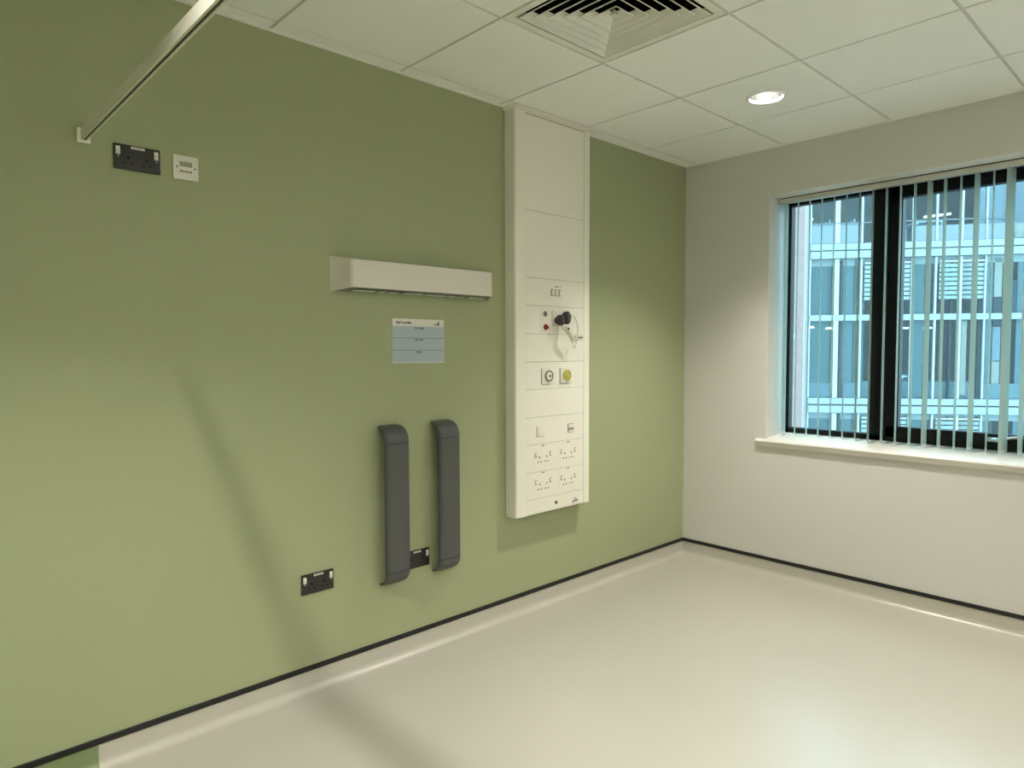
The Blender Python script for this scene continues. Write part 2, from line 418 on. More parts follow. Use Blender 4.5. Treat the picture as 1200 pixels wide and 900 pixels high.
# data outlet
t = thing('data_outlet', (-3.2595, 0, 2.049), 'square white data outlet plate right of the high black socket', 'data socket')
x0, z0 = -3.302, 2.0485
B('face_plate', t, (x0, -0.010, z0), (x0 + .0855, 0, z0 + .0855), M['white_plastic'], 0.002)
md = B('port_module', t, (x0 + .019, -0.0115, z0 + .022), (x0 + .0655, -0.0095, z0 + .066), M['panelwhite'], 0.001)
B('shutter', md, (x0 + .021, -0.0123, z0 + .046), (x0 + .0635, -0.0113, z0 + .063), M['grey_print'])
for k in range(5):
    B('port_print', md, (x0 + .0215 + k * .0085, -0.0122, z0 + .0245 + .001 * (k % 2)), (x0 + .0275 + k * .0085, -0.0113, z0 + .0325), M['outline'])
for sx in (0.0125, 0.0735):
    MB().lathe((x0 + sx, -0.010, z0 + .043), [(0.0001, -0.001), (0.0034, -0.001), (0.0034, 0.001)], M['outline'], axis='y', seg=14).build('screw', t)

# ------------------------------------------------------------------ bed-head light
t = thing('wall_light', (-2.247, 0, 1.683), 'long pale box-shaped bed-head wall light with perforated underside', 'wall light')
# body: frustum-like cover, rounded left/right corners
D = 0.092
def sect(f_):
    """ring at fraction f_ of depth"""
    ins = 0.058 * f_; zi = 0.0145 * f_
    return (-2.693 + ins, -1.806 - 0.058 * f_, 1.683 + zi, 1.830 - zi * 1.1)
m = MB(); rings = []
N = 10
path = []
for k in range(2): 
    pass
# footprint path of the skirt seen from above: left end, rounded corner, front, rounded corner, right end
pts = [(-2.693, 0.0)]
cl, cr = -2.693 + 0.056, -1.806 - 0.056
for k in range(7):
    a = k / 6 * PI / 2
    pts.append((cl - 0.010 + 0.022 * (1 - math.cos(a)) , -(D - 0.022) - 0.022 * math.sin(a)))
for k in range(7):
    a = (1 - k / 6) * PI / 2
    pts.append((cr + 0.010 - 0.022 * (1 - math.cos(a)), -(D - 0.022) - 0.022 * math.sin(a)))
pts.append((-1.806, 0.0))
def zl(y): return 1.683 + 0.0145 * min(1, -y / D)
def zh(y): return 1.830 - 0.0160 * min(1, -y / D)
out_lo = [(x, y, zl(y)) for x, y in pts]; out_hi = [(x, y, zh(y)) for x, y in pts]
def inset(x, y, d=0.003):
    return (min(max(x, -2.693 + d * 1.5), -1.806 - d * 1.5) + (0 if -2.6 < x < -1.9 else (d if x < -2.25 else -d)), y + d if y < -0.01 else y)
in_lo = [(*inset(x, y), zl(y)) for x, y in pts]; in_hi = [(*inset(x, y), zh(y) - .003) for x, y in pts]
m.loft([out_hi, out_lo, in_lo, in_hi], M['lightcase'], closed=False)
m.bm.faces.new([m.bm.verts.new(p) for p in out_hi]).material_index = m.mi(M['lightcase'])
m.build('cover', t, recalc=False)
B('back_plate', t, (-2.690, -0.006, 1.697), (-1.809, 0, 1.828), M['lightcase'])
lou = MB()
lou.face([(x + (0.004 if x < -2.25 else -.004), y + 0.004 if y < -.01 else y, zl(y) + .004) for x, y in pts], M['louvre'])
lou.build('underside_grille', t)
segs = [(-2.60, -2.50), (-2.475, -2.445), (-2.425, -2.375), (-2.35, -2.245), (-2.22, -2.115), (-2.09, -2.05), (-2.03, -1.995), (-1.97, -1.87)]
for a, b in segs: B('lens', t, (a, -0.046, 1.6865), (b, -0.012, 1.692), M['lens'], 0.001)

# ------------------------------------------------------------------ poster / information board
t = thing('information_board', (-2.243, 0, 1.373), 'small rectangular white and pale blue information board under the wall light', 'notice board')
B('board', t, (-2.390, -0.004, 1.3735), (-2.096, 0.002, 1.578), M['paper'], 0.0008, 1)
zt = 1.578
bands = [(1.5435, 1.4905), (1.4885, 1.4340), (1.4320, 1.3775)]
for a, b in bands:
    B('blue_field', t, (-2.3875, -0.0046, b), (-2.0985, -0.0038, a), M['blueprint'])
for z in (1.4895, 1.4330):
    B('rule', t, (-2.3875, -0.0049, z - .0011), (-2.0985, -0.0040, z + .0011), M['blueink'])
text('title_text', 'This Team Who', t, -2.370, 1.5555, -0.0046, 0.0128, M['ink'], bold=0.0007)
text('logo_text', 'Trust', t, -2.155, 1.5520, -0.0046, 0.0105, M['ink'], bold=0.0003)
for k in range(3): B('logo_block', t, (-2.1345 + .0005 * k, -0.0048, 1.5490 + k * .0068), (-2.1245, -0.0040, 1.5545 + k * .0068), M['blueink'])
text('field_heading', 'To be doing', t, -2.243, 1.5325, -0.0050, 0.0105, M['ink'], 'CENTER', bold=0.0004)
text('field_heading', 'Other Notes', t, -2.243, 1.4780, -0.0050, 0.0095, M['ink'], 'CENTER', bold=0.0003)
text('field_heading', 'Patients', t, -2.243, 1.4220, -0.0050, 0.0100, M['ink'], 'CENTER', bold=0.0003)

# ------------------------------------------------------------------ grey bed bumpers
def bumper(xc, zb, zt_, label):
    t = thing('wall_bumper', (xc, 0, zb), label, 'wall bumper', 'dark grey bed bumpers on the green wall')
    hw, d0, d1 = 0.0625, 0.056, 0.088
    # cross-section: flat back at d0, bulged front
    sec = [(-hw + .004, d0), (-hw, d0 + .004)]
    for k in range(1, 12):
        a = k / 12 * PI; cx_ = -math.cos(a)
        sec.append((hw * (abs(cx_) ** 0.75) * (1 if cx_ > 0 else -1), d0 + .006 + (d1 - d0 - .006) * math.sin(a) ** 0.62))
    sec += [(hw, d0 + .004), (hw - .004, d0)]
    zs0, zs1 = zb + 0.071, zt_ - 0.077          # seams
    m = MB(); m.loft([[(xc + x, -d, z) for x, d in sec] for z in (zs0 + .0020, zs1 - .0020)], M['bumper'])
    m.build('cover', t)
    m = MB(); m.loft([[(xc + x * .975, -d * .985 , z) for x, d in sec] for z in (zs0 - .003, zs0 + .003)], M['seam']).build('seam', t)
    m = MB(); m.loft([[(xc + x * .975, -d * .985 , z) for x, d in sec] for z in (zs1 - .003, zs1 + .003)], M['seam']).build('seam', t)
    for zs, s, hh in ((zs1, 1, 0.077), (zs0, -1, 0.071)):
        m = MB(); rings = []
        for k in range(13):
            th = k / 12 * PI / 2
            sp = 1 + 0.0 * k
            sp = 1 - .07 * (k / 12) ** 4; rings.append([(xc + x * sp, -d * math.cos(th) - 0.0005, zs + s * (.0012 + (.88 + .12 * (d - d0) / (d1 - d0)) * hh * math.sin(th))) for x, d in sec])
        m.loft(rings, M['bumper']).build('end_cap', t)
    for zz in (zs0 + 0.10, zs1 - 0.10):
        B('mounting_bracket', t, (xc + .005, -d0 - .006, zz - .03), (xc + .04, 0, zz + .03), M['seam'], 0.002)
    return t
bumper(-2.4145, 0.369, 1.095, 'dark grey vertical padded wall bumper, the left one of the pair')
bumper(-2.1215, 0.367, 1.096, 'dark grey vertical padded wall bumper beside the white service panel')

# ------------------------------------------------------------------ medical service panel
PX0, PX1, PD = -1.690, -1.106, 0.080
t = thing('service_panel', ((PX0 + PX1) / 2, 0, 0.552), 'tall cream medical service trunking panel rising to the ceiling on the green wall', 'service panel')
SP = t
m = MB()
def psec(k_=0.0):
    pts = [(PX0, 0.0)]
    r = 0.012
    for k in range(7):
        a = k / 6 * PI / 2
        pts.append((PX0 + r * (1 - math.cos(a)), -(PD - .003 - r) - r * math.sin(a)))
    pts.append((PX0 + .035, -PD + .0008))
    pts += [(-1.6205, -PD), (-1.6205, -PD + .004), (-1.156, -PD + .004), (-1.156, -PD), (PX1 - .006, -PD)]
    pts += [(PX1 - .002, -PD + .002), (PX1, -PD + .006), (PX1, 0.0)]
    return pts
m.loft([[(x, y, z) for x, y in psec()] for z in (0.556, H - 0.004)], M['panel'], cap=True)
m.build('housing', t, sharp=35)
# bottom end cap, slightly oversize lip
m = MB(); m.loft([[(x, y, z) for x, y in [(p[0], p[1]) for p in psec()]] for z in (0.5515, 0.5565)], M['panel']).build('end_cap', t)
# top collar against the ceiling
m = MB()
col_ = [(PX0 - .012, 0), (PX0 - .010, -PD + .020), (PX0 + .02, -PD - .010), (PX1 + .002, -PD - .010), (PX1 + .010, -PD - .002), (PX1 + .010, 0)]
m.loft([[(x, y, z) for x, y in col_] for z in (H - 0.016, H - 0.0005)], M['panel'], smooth=False); m.build('top_collar', t)
# face plates
zb = [0.5556, 0.634, 0.778, 0.928, 1.073, 1.222, 1.369, 1.517, 1.667, 1.812, 2.160, 2.650]
for a, b in zip(zb[:-1], zb[1:]):
    B('face_plate', t, (-1.6206, -PD - .0005, a + .0009), (-1.1595, -PD + .004, b - .0011), M['panel'], 0.0008, 1)
B('cover_joint', t, (-1.6205, -PD + .003, 0.556), (-1.156, -PD + .0041, 2.655), M['groove'])
F = -PD - .0005
def fb(name, par, x0, z0, x1, z1, d, mt, bev=0.0): return B(name, par, (x0, F - d, z0), (x1, F + .001, z1), mt, bev)
# twin sockets in the panel (two rows of two)
for zc in (0.852, 0.705):
    for xc in (-1.4905, -1.2905):
        pl = fb('twin_socket', t, xc - .073, zc - .043, xc + .073, zc + .043, .0008, M['panel'])
        for cx in (xc - .027, xc + .027):
            m = MB()
            m.box((cx - .0028, F - .0013, zc - .001), (cx + .0028, F - .0005, zc + .010), M['slot'])
            for sx in (-1, 1): m.box((cx + sx * .0112 - .0040, F - .0013, zc - .0245), (cx + sx * .0112 + .0040, F - .0005, zc - .0185), M['slot'])
            m.build('pin_slots', pl)
        for sx in (-1, 1):
            cx = xc + sx * .056
            r = fb('rocker_switch', pl, cx - .0075, zc + .004, cx + .0075, zc + .031, .003, M['panelwhite'], .001)
            MB().box((cx - .0065, F - .0036, zc + .0265), (cx + .0035, F - .0025, zc + .0295), M['outline']).box((cx - .0065, F - .0036, zc + .0065), (cx + .0055, F - .0025, zc + .0105), M['outline']).box((cx - .0068, F - .0035, zc + .0065), (cx - .0043, F - .0025, zc + .0290), M['grey_print']).build('printed_mark', r)
        fb('label_print', t, xc - .012, zc + .0635, xc + .012, zc + .0695, .0006, M['grey_print'])
# blank data module and data port module
bm_ = fb('blank_module', t, -1.538, 0.968, -1.483, 1.023, .003, M['panelwhite'], .001)
MB().box((-1.5395, F - .0020, .966), (-1.5355, F, 1.023), M['outline']).box((-1.5395, F - .0020, .9655), (-1.488, F, .9685), M['grey_print']).build('module_gap', bm_)
dm = fb('data_module', t, -1.296, 0.968, -1.238, 1.023, .003, M['panelwhite'], .001)
MB().box((-1.295, F - .0036, .974), (-1.289, F - .002, 1.019), M['outline']).box((-1.288, F - .0036, 1.0165), (-1.250, F - .002, 1.0195), M['grey_print']).box((-1.288, F - .0036, .9700), (-1.256, F - .002, .9735), M['grey_print']).build('module_gap', dm)
for k in range(3): MB().box((-1.286 + k * .014, F - .0042, .983 + .002 * (k % 2)), (-1.276 + k * .014, F - .002, .997), M['outline']).build('data_port', dm)
# three small rocker switches with a label
for k, xc in enumerate((-1.421, -1.391, -1.361)):
    s_ = fb('rocker_switch', t, xc - .0105, 1.722, xc + .0105, 1.762, .004, M['panelwhite'], .0015)
    MB().box((xc - .0080, F - .0046, 1.7245), (xc - .0045, F - .003, 1.7590), M['outline']).box((xc - .0045, F - .0046, 1.7555), (xc + .0065, F - .003, 1.7595), M['grey_print']).box((xc - .0045, F - .0046, 1.7245), (xc + .0060, F - .003, 1.7285), M['outline']).build('printed_mark', s_)
fb('label_print', t, -1.392, 1.772, -1.378, 1.779, .0006, M['outline']); fb('label_print', t, -1.374, 1.774, -1.348, 1.777, .0006, M['grey_print'])
# nurse call buttons
def disc(name, par, x, z, r, d, mt, sx=1.0, dome=0.0, base=0.0):
    return MB().lathe((x, F - base, z), [(r, 0.001), (r, -d), (r * .8, -d - dome * .6), (r * .4, -d - dome), (0.0002, -d - dome)], mt, axis='y', seg=28, sx=sx).build(name, par)
pl = fb('call_plate', t, -1.512, 1.523, -1.438, 1.661, .0015, M['panelwhite'], .001)
b1 = disc('bezel', pl, -1.477, 1.625, 0.021, .003, M['panelwhite'], base=.0015); disc('reset_button', b1, -1.477, 1.625, 0.0145, .0055, M['midgrey'], dome=.002)
b2 = disc('bezel', pl, -1.471, 1.556, 0.024, .003, M['panelwhite'], base=.0015); disc('call_button', b2, -1.474, 1.555, 0.0165, .0055, M['red'], dome=.003)
MB().box((-1.464, F - .0085, 1.545), (-1.453, F - .005, 1.560), M['red']).build('call_pull_tab', b2)
# gas outlets
for xc, kind in ((-1.4575, 'white'), (-1.313, 'yellow')):
    pl = fb('gas_outlet', t, xc - .046, 1.2475, xc + .046, 1.334, .007, M['panelwhite'], .003)
    MB().box((xc - .0480, F - .003, 1.252), (xc - .0450, F, 1.330), M['grey_print']).box((xc - .046, F - .003, 1.2450), (xc + .02, F, 1.2478), M['grey_print']).build('shadow_gap', pl)
    mt = M['outline'] if kind == 'white' else M['yellow']
    MB().lathe((xc + .004, F - .007, 1.292), [(0.0305, 0.001), (0.0305, -.006), (0.0245, -.0085), (0.0235, -.003), (0.0235, .001)], mt, axis='y', seg=32).build('socket_ring', pl)
    MB().lathe((xc + .004, F - .007, 1.292), [(0.0232, 0.001), (0.0225, -.006), (0.0085, -.010), (0.0002, -.010)], M['panelwhite'] if kind == 'white' else M['yellow'], axis='y', seg=32).build('valve_face', pl)
    if kind == 'white': MB().lathe((xc + .006, F - .017, 1.292), [(0.0075, 0.001), (0.0070, -.002), (0.0002, -.002)], M['outline'], axis='y', seg=16).build('valve_pin', pl)
    else:
        for sx in (-.009, .010): MB().lathe((xc + .004 + sx, F - .0145, 1.292 + sx * .6), [(0.0045, 0.001), (0.0045, -.002), (0.0002, -.002)], M['outline'], axis='y', seg=12).build('valve_pin', pl)
# key lock and maker's badge at the foot
lk = disc('key_lock', t, -1.389, 0.592, 0.0095, .004, M['outline']); MB().box((-1.3905, F - .0052, .585), (-1.3875, F - .0038, .597), M['slot']).build('keyway', lk)
bd = fb('badge', t, -1.262, 0.5635, -1.200, 0.598, .0006, M['panelwhite'])
m = MB(); ring1, ring2 = [], []
for k in range(13):
    a = k / 12; x = -1.2535 + a * .044; zc = 0.5685 + 0.010 * math.sin(a * PI * .75)
    ring1.append((x, F - .0012, zc + .0075)); ring2.append((x, F - .0012, zc - .0035))
m.loft([ring1, ring2], M['blueink'], closed=False, smooth=False)
m.build('badge_emblem', bd); B('badge_print', bd, (-1.243, F - .0012, 0.5905), (-1.222, F - .0005, 0.5955), M['grey_print'])

# ---- nurse-call handset plugs and looping cable, hanging from the panel
t = thing('nurse_call_handset', (-1.375, F, 1.50), 'dark oval nurse-call plugs on a pale looping cable hooked to the service panel', 'nurse call')
B('holder_plate', t, (-1.424, F - .008, 1.562), (-1.330, F - .0001, 1.650), M['panelwhite'], 0.003)
for xc, zc, yy, rr in ((-1.402, 1.592, -.030, .0170), (-1.353, 1.606, -.036, .0205)):
    m = MB(); m.lathe((xc, F - .006, zc), [(rr * .5, 0.0), (rr * .6, -.016), (rr * .95, -.022), (rr, -.050), (rr * .8, -.058), (0.0003, -.060)], M['darkgrey'], axis='y', seg=24, sz=1.75)
    p_ = m.build('plug', t)
    MB().lathe((xc, F - .065, zc + .004), [(rr * .55, 0.0), (rr * .50, -.003), (rr * .35, -.003), (rr * .33, .001)], M['midgrey'], axis='y', seg=20, sz=1.6).build('plug_face', p_)
    MB().lathe((xc, F - .065, zc + .004), [(rr * .20, 0.0), (rr * .18, -.003), (0.0002, -.003)], M['slot'], axis='y', seg=12).build('plug_pin', p_)
def smooth_path(P, n=8):
    P = [Vector(p) for p in P]; out = []
    for i in range(len(P) - 1):
        p0 = P[max(i - 1, 0)]; p1 = P[i]; p2 = P[i + 1]; p3 = P[min(i + 2, len(P) - 1)]
        for k in range(n):
            s_ = k / n
            out.append(0.5 * ((2 * p1) + (-p0 + p2) * s_ + (2 * p0 - 5 * p1 + 4 * p2 - p3) * s_ ** 2 + (-p0 + 3 * p1 - 3 * p2 + p3) * s_ ** 3))
    out.append(P[-1]); return out
MB().tube(smooth_path([(-1.385, F - .03, 1.575), (-1.378, F - .045, 1.545), (-1.352, F - .055, 1.515), (-1.318, F - .05, 1.482), (-1.296, F - .05, 1.44), (-1.284, F - .055, 1.475), (-1.262, F - .045, 1.52), (-1.258, F - .04, 1.575), (-1.285, F - .035, 1.618), (-1.330, F - .03, 1.628)]), 0.0040, M['cable'], 8).build('cable', t)
MB().tube(smooth_path([(-1.405, F - .03, 1.575), (-1.425, F - .05, 1.52), (-1.435, F - .05, 1.46), (-1.41, F - .05, 1.435), (-1.37, F - .05, 1.445)]), 0.0036, M['cable'], 8).build('cable', t)
hb = MB().tube([(-1.376, F - .060, 1.558), (-1.370, F - .062, 1.549), (-1.340, F - .064, 1.518), (-1.312, F - .062, 1.488), (-1.306, F - .060, 1.482)], [.006, .0105, .012, .011, .006], M['cable'], 12).build('handset', t)
MB().lathe((-1.366, F - .072, 1.546), [(.0065, .004), (.0065, -.001), (.0003, -.002)], M['slot'], axis='y', seg=14).build('button', hb)
MB().box((-1.228, F - .012, 1.499), (-1.176, F, 1.507), M['midgrey'], .002).box((-1.244, F - .018, 1.494), (-1.224, F, 1.512), M['cable'], .003).build('cable_hook', t)

# ------------------------------------------------------------------ window
W1 = thing('window_1', (0.25, -1.5, 0.88), 'black framed window', kind='structure')
FX0, FX1 = 0.235, 0.29
def fr(name, y0, y1, z0, z1, x0=FX0, x1=FX1, mt=None, bev=0.002):
    return B(name, W1, (x0, y1, z0), (x1, y0, z1), mt or M['frame'], bev, 1)
# outer frame
fm = MB()
fm.box((FX0, WY0 - .036, 0.87), (FX1, WY0, WZ1), M['frame'], .002, 1)
fm.box((FX0, WY1, 0.87), (FX1, WY1 + .036, WZ1), M['frame'], .002, 1)
fm.box((FX0, WY1, 0.865), (FX1, WY0, 0.922), M['frame'], .002, 1)
fm.box((FX0, WY1, 2.350), (FX1, WY0, WZ1), M['frame'], .002, 1)
fm.box((FX0, -1.222, 0.87), (FX1, -1.118, WZ1), M['frame'], .002, 1)
fm.build('window_frame', W1)
sm = MB()
sx0, sx1 = FX0 - .012, FX1 - .01
sm.box((sx0, -1.288, 0.915), (sx1, -1.222, 2.365), M['frame'], .003, 1)
sm.box((sx0, -2.42, 0.915), (sx1, -2.355, 2.365), M['frame'], .003, 1)
sm.box((sx0, -2.42, 0.915), (sx1, -1.222, 0.978), M['frame'], .003, 1)
sm.box((sx0, -2.42, 2.298), (sx1, -1.222, 2.365), M['frame'], .003, 1)
sash = sm.build('sash', W1)
B('pane', W1, (0.262, -1.12, 0.92), (0.268, WY0 - .034, 2.352), M['glass'])
B('pane', W1, (0.250, -2.357, 0.976), (0.256, -1.286, 2.30), M['glass'])
B('gasket', sash, (sx0 - .004, -1.2265, 0.925), (sx0 + .004, -1.2225, 2.36), M['slot'])
# espagnolette handle on the sash's bottom rail
hd = MB()
hd.box((sx0 - .010, -1.80, 0.936), (sx0, -1.728, 0.960), M['alu'], .004)
hd.tube(smooth_path([(sx0 - .008, -1.752, 0.948), (sx0 - .035, -1.756, 0.949), (sx0 - .044, -1.775, 0.952), (sx0 - .044, -1.83, 0.966), (sx0 - .042, -1.89, 0.975)]), [.009] * 8 + [.010] * 8 + [.009] * 8 + [.007] * 9, M['alu'], 10)
hd.build('handle', sash)
# sill board
sb = MB()
sec = [(-0.028, 0.822), (-0.032, 0.830), (-0.032, 0.852), (-0.027, 0.860), (-0.018, 0.8625), (0.0, 0.866), (0.236, 0.888), (0.236, 0.846), (0.0, 0.826)]
sec = [(-0.016, 0.818), (-0.020, 0.822), (-0.033, 0.851), (-0.028, 0.859), (-0.018, 0.862), (0.0, 0.865), (0.236, 0.889), (0.236, 0.832), (0.0, 0.826), (-.004, .818)]
def sring(y, k=1): return [(x, y, z) for x, z in sec]
sb.loft([sring(WY0), sring(WY1)], M['sill'], smooth=False)
nose = [(-0.016, 0.818), (-0.020, 0.822), (-0.033, 0.851), (-0.028, 0.859), (-0.018, 0.862), (-0.0003, 0.8648), (-0.0003, 0.818)]
sb.loft([[(x, y, z) for x, z in nose] for y in (WY0 + .06, WY0 + .0001)], M['sill'], smooth=False)
sb.loft([[(x, y, z) for x, z in nose] for y in (WY1 - .0001, WY1 - .06)], M['sill'], smooth=False)
sb.build('window_sill', W1)
# white reveal lining boards (thin plaster skin, brighter than the wall paint)
rv = MB()
rv.box((0.001, WY0 - .003, 0.866), (FX0, WY0, WZ1), M['reveal'])
rv.box((0.001, WY1, 0.866), (FX0, WY1 + .003, WZ1), M['reveal'])
rv.box((0.001, WY1, WZ1 - .003), (FX0, WY0, WZ1), M['reveal'])
rv.build('reveal_lining', W1)

# ------------------------------------------------------------------ vertical blind
t = thing('vertical_blind', (0.14, -1.5, 2.35), 'open vertical blind with pale green fabric vanes hanging in the window', 'blind')
B('head_rail', t, (0.118, WY1 + .008, 2.3515), (0.162, WY0 - .012, 2.3800), M['headrail'], .003)
MB().box((0.12, WY1 + .01, 2.3800), (0.16, WY0 - .014, 2.3855), M['slot']).build('rail_gap_shade', t)  # black strip painted in for the shade between head rail and soffit
VX = 0.14
visw = [4, 1.5, 1.8, 1.6, 1.2, 1.5, 1.8, 2.0, 2.4, 2.0, 2.6, 5.0, 3.0, 2.0, 5.0, 1.6, 7.5, 4.0]
CAMX, CAMY = -4.0983, -2.6172
for k in range(24):
    y = -0.648 - 0.0727 * k
    va = math.atan2(y - CAMY, VX - CAMX)
    wpx = visw[k] if k < len(visw) else 1.5 + 4 * random.random()
    ang = va - math.asin(min(.9, wpx / 15.4)) * 0.88
    ca, sa = math.cos(ang), math.sin(ang); hw = 0.0445
    z_hi, z_lo = 2.349, 0.889 
    m = MB(); rings = []
    # slight S-curve across the fabric vane, thin solid
    n = 6
    for z in (z_hi, z_lo):
        front = []; back_ = []
        for i in range(n + 1):
            s_ = -1 + 2 * i / n; b_ = 0.0012 * (1 - s_ * s_)
            px, py = VX + ca * hw * s_ - sa * b_, y + sa * hw * s_ + ca * b_
            front.append((px - sa * .0003, py + ca * .0003, z)); back_.append((px + sa * .0003, py - ca * .0003, z))
        rings.append(front + back_[::-1])
    m.loft(rings, M['vane'])
    v = m.build('vane', t)
    # bottom weight with link chain to the next vane
    MB().box((VX - hw * .9, y - .0012, 0.8895), (VX + hw * .9, y + .0012, 0.905), M['chain'], .0005, 1, rot=Matrix.Rotation(ang, 3, 'Z'), pivot=(VX, y, .9)).build('vane_weight', v)
    MB().box((VX - .004, y - .0015, 2.3385), (VX + .004, y + .0015, 2.3535), M['headrail']).build('vane_hanger', v)
    if k < 23:
        y2 = y - 0.0727
        for sgn in (-1,):
            p0 = Vector((VX + sgn * hw * .85 * ca, y + sgn * hw * .85 * sa, 0.895)); p1 = p0 + Vector((0, -.0727, 0))
            MB().tube([p0 + (p1 - p0) * s_ + Vector((0, 0, -0.010 * 4 * s_ * (1 - s_) if True else 0)) for s_ in [i / 8 for i in range(9)]], .0008, M['chain'], 5).build('link_chain', t)

# ------------------------------------------------------------------ outside
X = {}
X['slab'] = mat('pale_cladding_band', (0.235, 0.28, 0.295), 0.4, noise=0.04, nscale=2)
X['mull'] = mat('white_mullion', (0.37, 0.395, 0.40), 0.4, noise=0.02)
X['teal'] = mat('teal_glazing_panel', (0.078, 0.135, 0.14), 0.35, noise=0.08, nscale=1.5)
X['tealb'] = mat('blue_glazing_panel', (0.11, 0.165, 0.185), 0.35, noise=0.08, nscale=1.5)
X['spandrel'] = mat('blue_spandrel_glass', (0.145, 0.195, 0.22), 0.3, noise=0.1, nscale=2)
X['inner'] = mat('office_interior_wall', (0.30, 0.27, 0.25), 0.8, noise=0.25, nscale=0.9)
X['olive'] = mat('office_interior_olive', (0.14, 0.16, 0.13), 0.8, noise=0.25, nscale=0.9)
X['dark'] = mat('dark_opening', (0.03, 0.04, 0.045), 0.6, noise=0.3)
X['louv'] = mat('white_slat_blind', (0.40, 0.425, 0.41), 0.4, noise=0.02)
X['rail'] = mat('balcony_handrail', (0.10, 0.13, 0.15), 0.4, noise=0.1)
X['brick'] = None
X['lav'] = mat('pale_lavender_render', (0.26, 0.26, 0.29), 0.6, noise=0.04, nscale=1)
X['tan'] = mat('tan_panel', (0.42, 0.34, 0.28), 0.6, noise=0.1, nscale=2)
X['lamp'] = mat('office_lamp', (0.9, 0.9, 0.9), 0.5, emis=(1, 0.97, 0.88), estr=2.2)
X['floor'] = mat('office_carpet', (0.12, 0.13, 0.14), 0.8, noise=0.2)
X['ceil'] = mat('office_ceiling', (0.45, 0.43, 0.42), 0.8, noise=0.1)
X['desk'] = mat('white_desk_top', (0.75, 0.83, 0.86), 0.4, noise=0.03)
X['glass'] = mat_glass('office_glass', (0.86, 0.94, 0.96), 0.6)
X['ground'] = mat('courtyard_paving', (0.25, 0.25, 0.24), 0.8, noise=0.2)
X['chairw'] = mat('white_chair_shell', (0.85, 0.88, 0.88), 0.4, noise=0.02)
def brick():
    m = bpy.data.materials.new('pink_brick'); m.use_nodes = True; nt = m.node_tree; b = nt.nodes['Principled BSDF']
    tc = nt.nodes.new('ShaderNodeTexCoord'); br = nt.nodes.new('ShaderNodeTexBrick')
    mp = nt.nodes.new('ShaderNodeMapping'); mp.inputs['Rotation'].default_value = (PI / 2, 0, 0)
    nt.links.new(tc.outputs['Object'], mp.inputs[0]); nt.links.new(mp.outputs[0], br.inputs[0])
    br.inputs['Color1'].default_value = (0.245, 0.155, 0.145, 1); br.inputs['Color2'].default_value = (0.275, 0.185, 0.17, 1)
    br.inputs['Mortar'].default_value = (0.24, 0.19, 0.18, 1); br.inputs['Scale'].default_value = 4.4
    nt.links.new(br.outputs[0], b.inputs['Base Color']); b.inputs['Roughness'].default_value = 0.85
    return m
X['brick'] = brick()
OB = thing('office_building', (13.4465, 2.8339, 0), 'glazed office building with pale floor bands and teal panels seen through the window', 'building', rz=math.radians(-54))
bpy.context.view_layer.update()
WM = parent_world(OB)
def xb(name, u0, u1, z0, z1, d0, d1, mt, parent=None, bev=0.0, mb=None):
    """box in the facade's own frame: u along, d depth (away), z"""
    m = mb or MB(); t_ = bmesh.new()
    vs = [t_.verts.new(WM @ Vector((u, d, z))) for u in (u0, u1) for d in (d0, d1) for z in (z0, z1)]
    for q in ((0,1,3,2),(4,6,7,5),(0,4,5,1),(2,3,7,6),(0,2,6,4),(1,5,7,3)): t_.faces.new([vs[i] for i in q])
    if bev: bmesh.ops.bevel(t_, geom=t_.edges[:], offset=bev, segments=1, affect='EDGES')
    m.merge(t_, mt)
    if mb is None: return m.build(name, parent or OB)
SH = 3.66                                                   # storey height
U0, U1 = -1.95, 6.5
for s in (-2, -1, 0, 1, 2):   # storeys of the office block
    z = s * SH + 0.0
    # floor slab band: two pale strips with a dark line, deep slab behind
    m = MB()
    xb('', U0, U1, z - 0.09, z + 0.08, -0.10, 0.10, X['slab'], mb=m)
    xb('', U0, U1, z + 0.11, z + 0.26, -0.06, 0.10, X['slab'], mb=m)
    xb('', U0, U1, z + 0.07, z + 0.12, -0.02, 0.10, X['dark'], mb=m)
    xb('', U0, U1, z - 0.25, z + 0.0, 0.10, 7.0, X['ceil'], mb=m)
    xb('', U0, U1, z + 0.0, z + 0.05, 0.10, 7.0, X['floor'], mb=m)
    m.build('floor_slab', OB)
for s in (-1, 0, 1):
    z = s * SH
    xb('interior_wall', U0, U1, z + .05, z + SH - .25, 5.2, 5.3, X['inner'])
    xb('transom', U0, U1, z + 2.10, z + 2.24, -0.05, 0.08, X['slab']) if s < 1 else None
    # mullions
    for (a, b) in ((-1.97, -1.94), (-1.41, -1.31), (-0.84, -0.80), (0.26, 0.30), (0.76, 0.80), (1.29, 1.33), (1.80, 1.83), (2.95, 3.05), (4.0, 4.1)):
        lo = z + 0.27; hi = z + SH - 0.10
        if s < 1:
            xb('mullion', a, b, lo, z + 2.10, -0.05, 0.04, X['mull']); xb('mullion', a, b, z + 2.24, hi, -0.05, 0.04, X['mull'])
        else: xb('mullion', a, b, lo, hi, -0.05, 0.04, X['mull'])
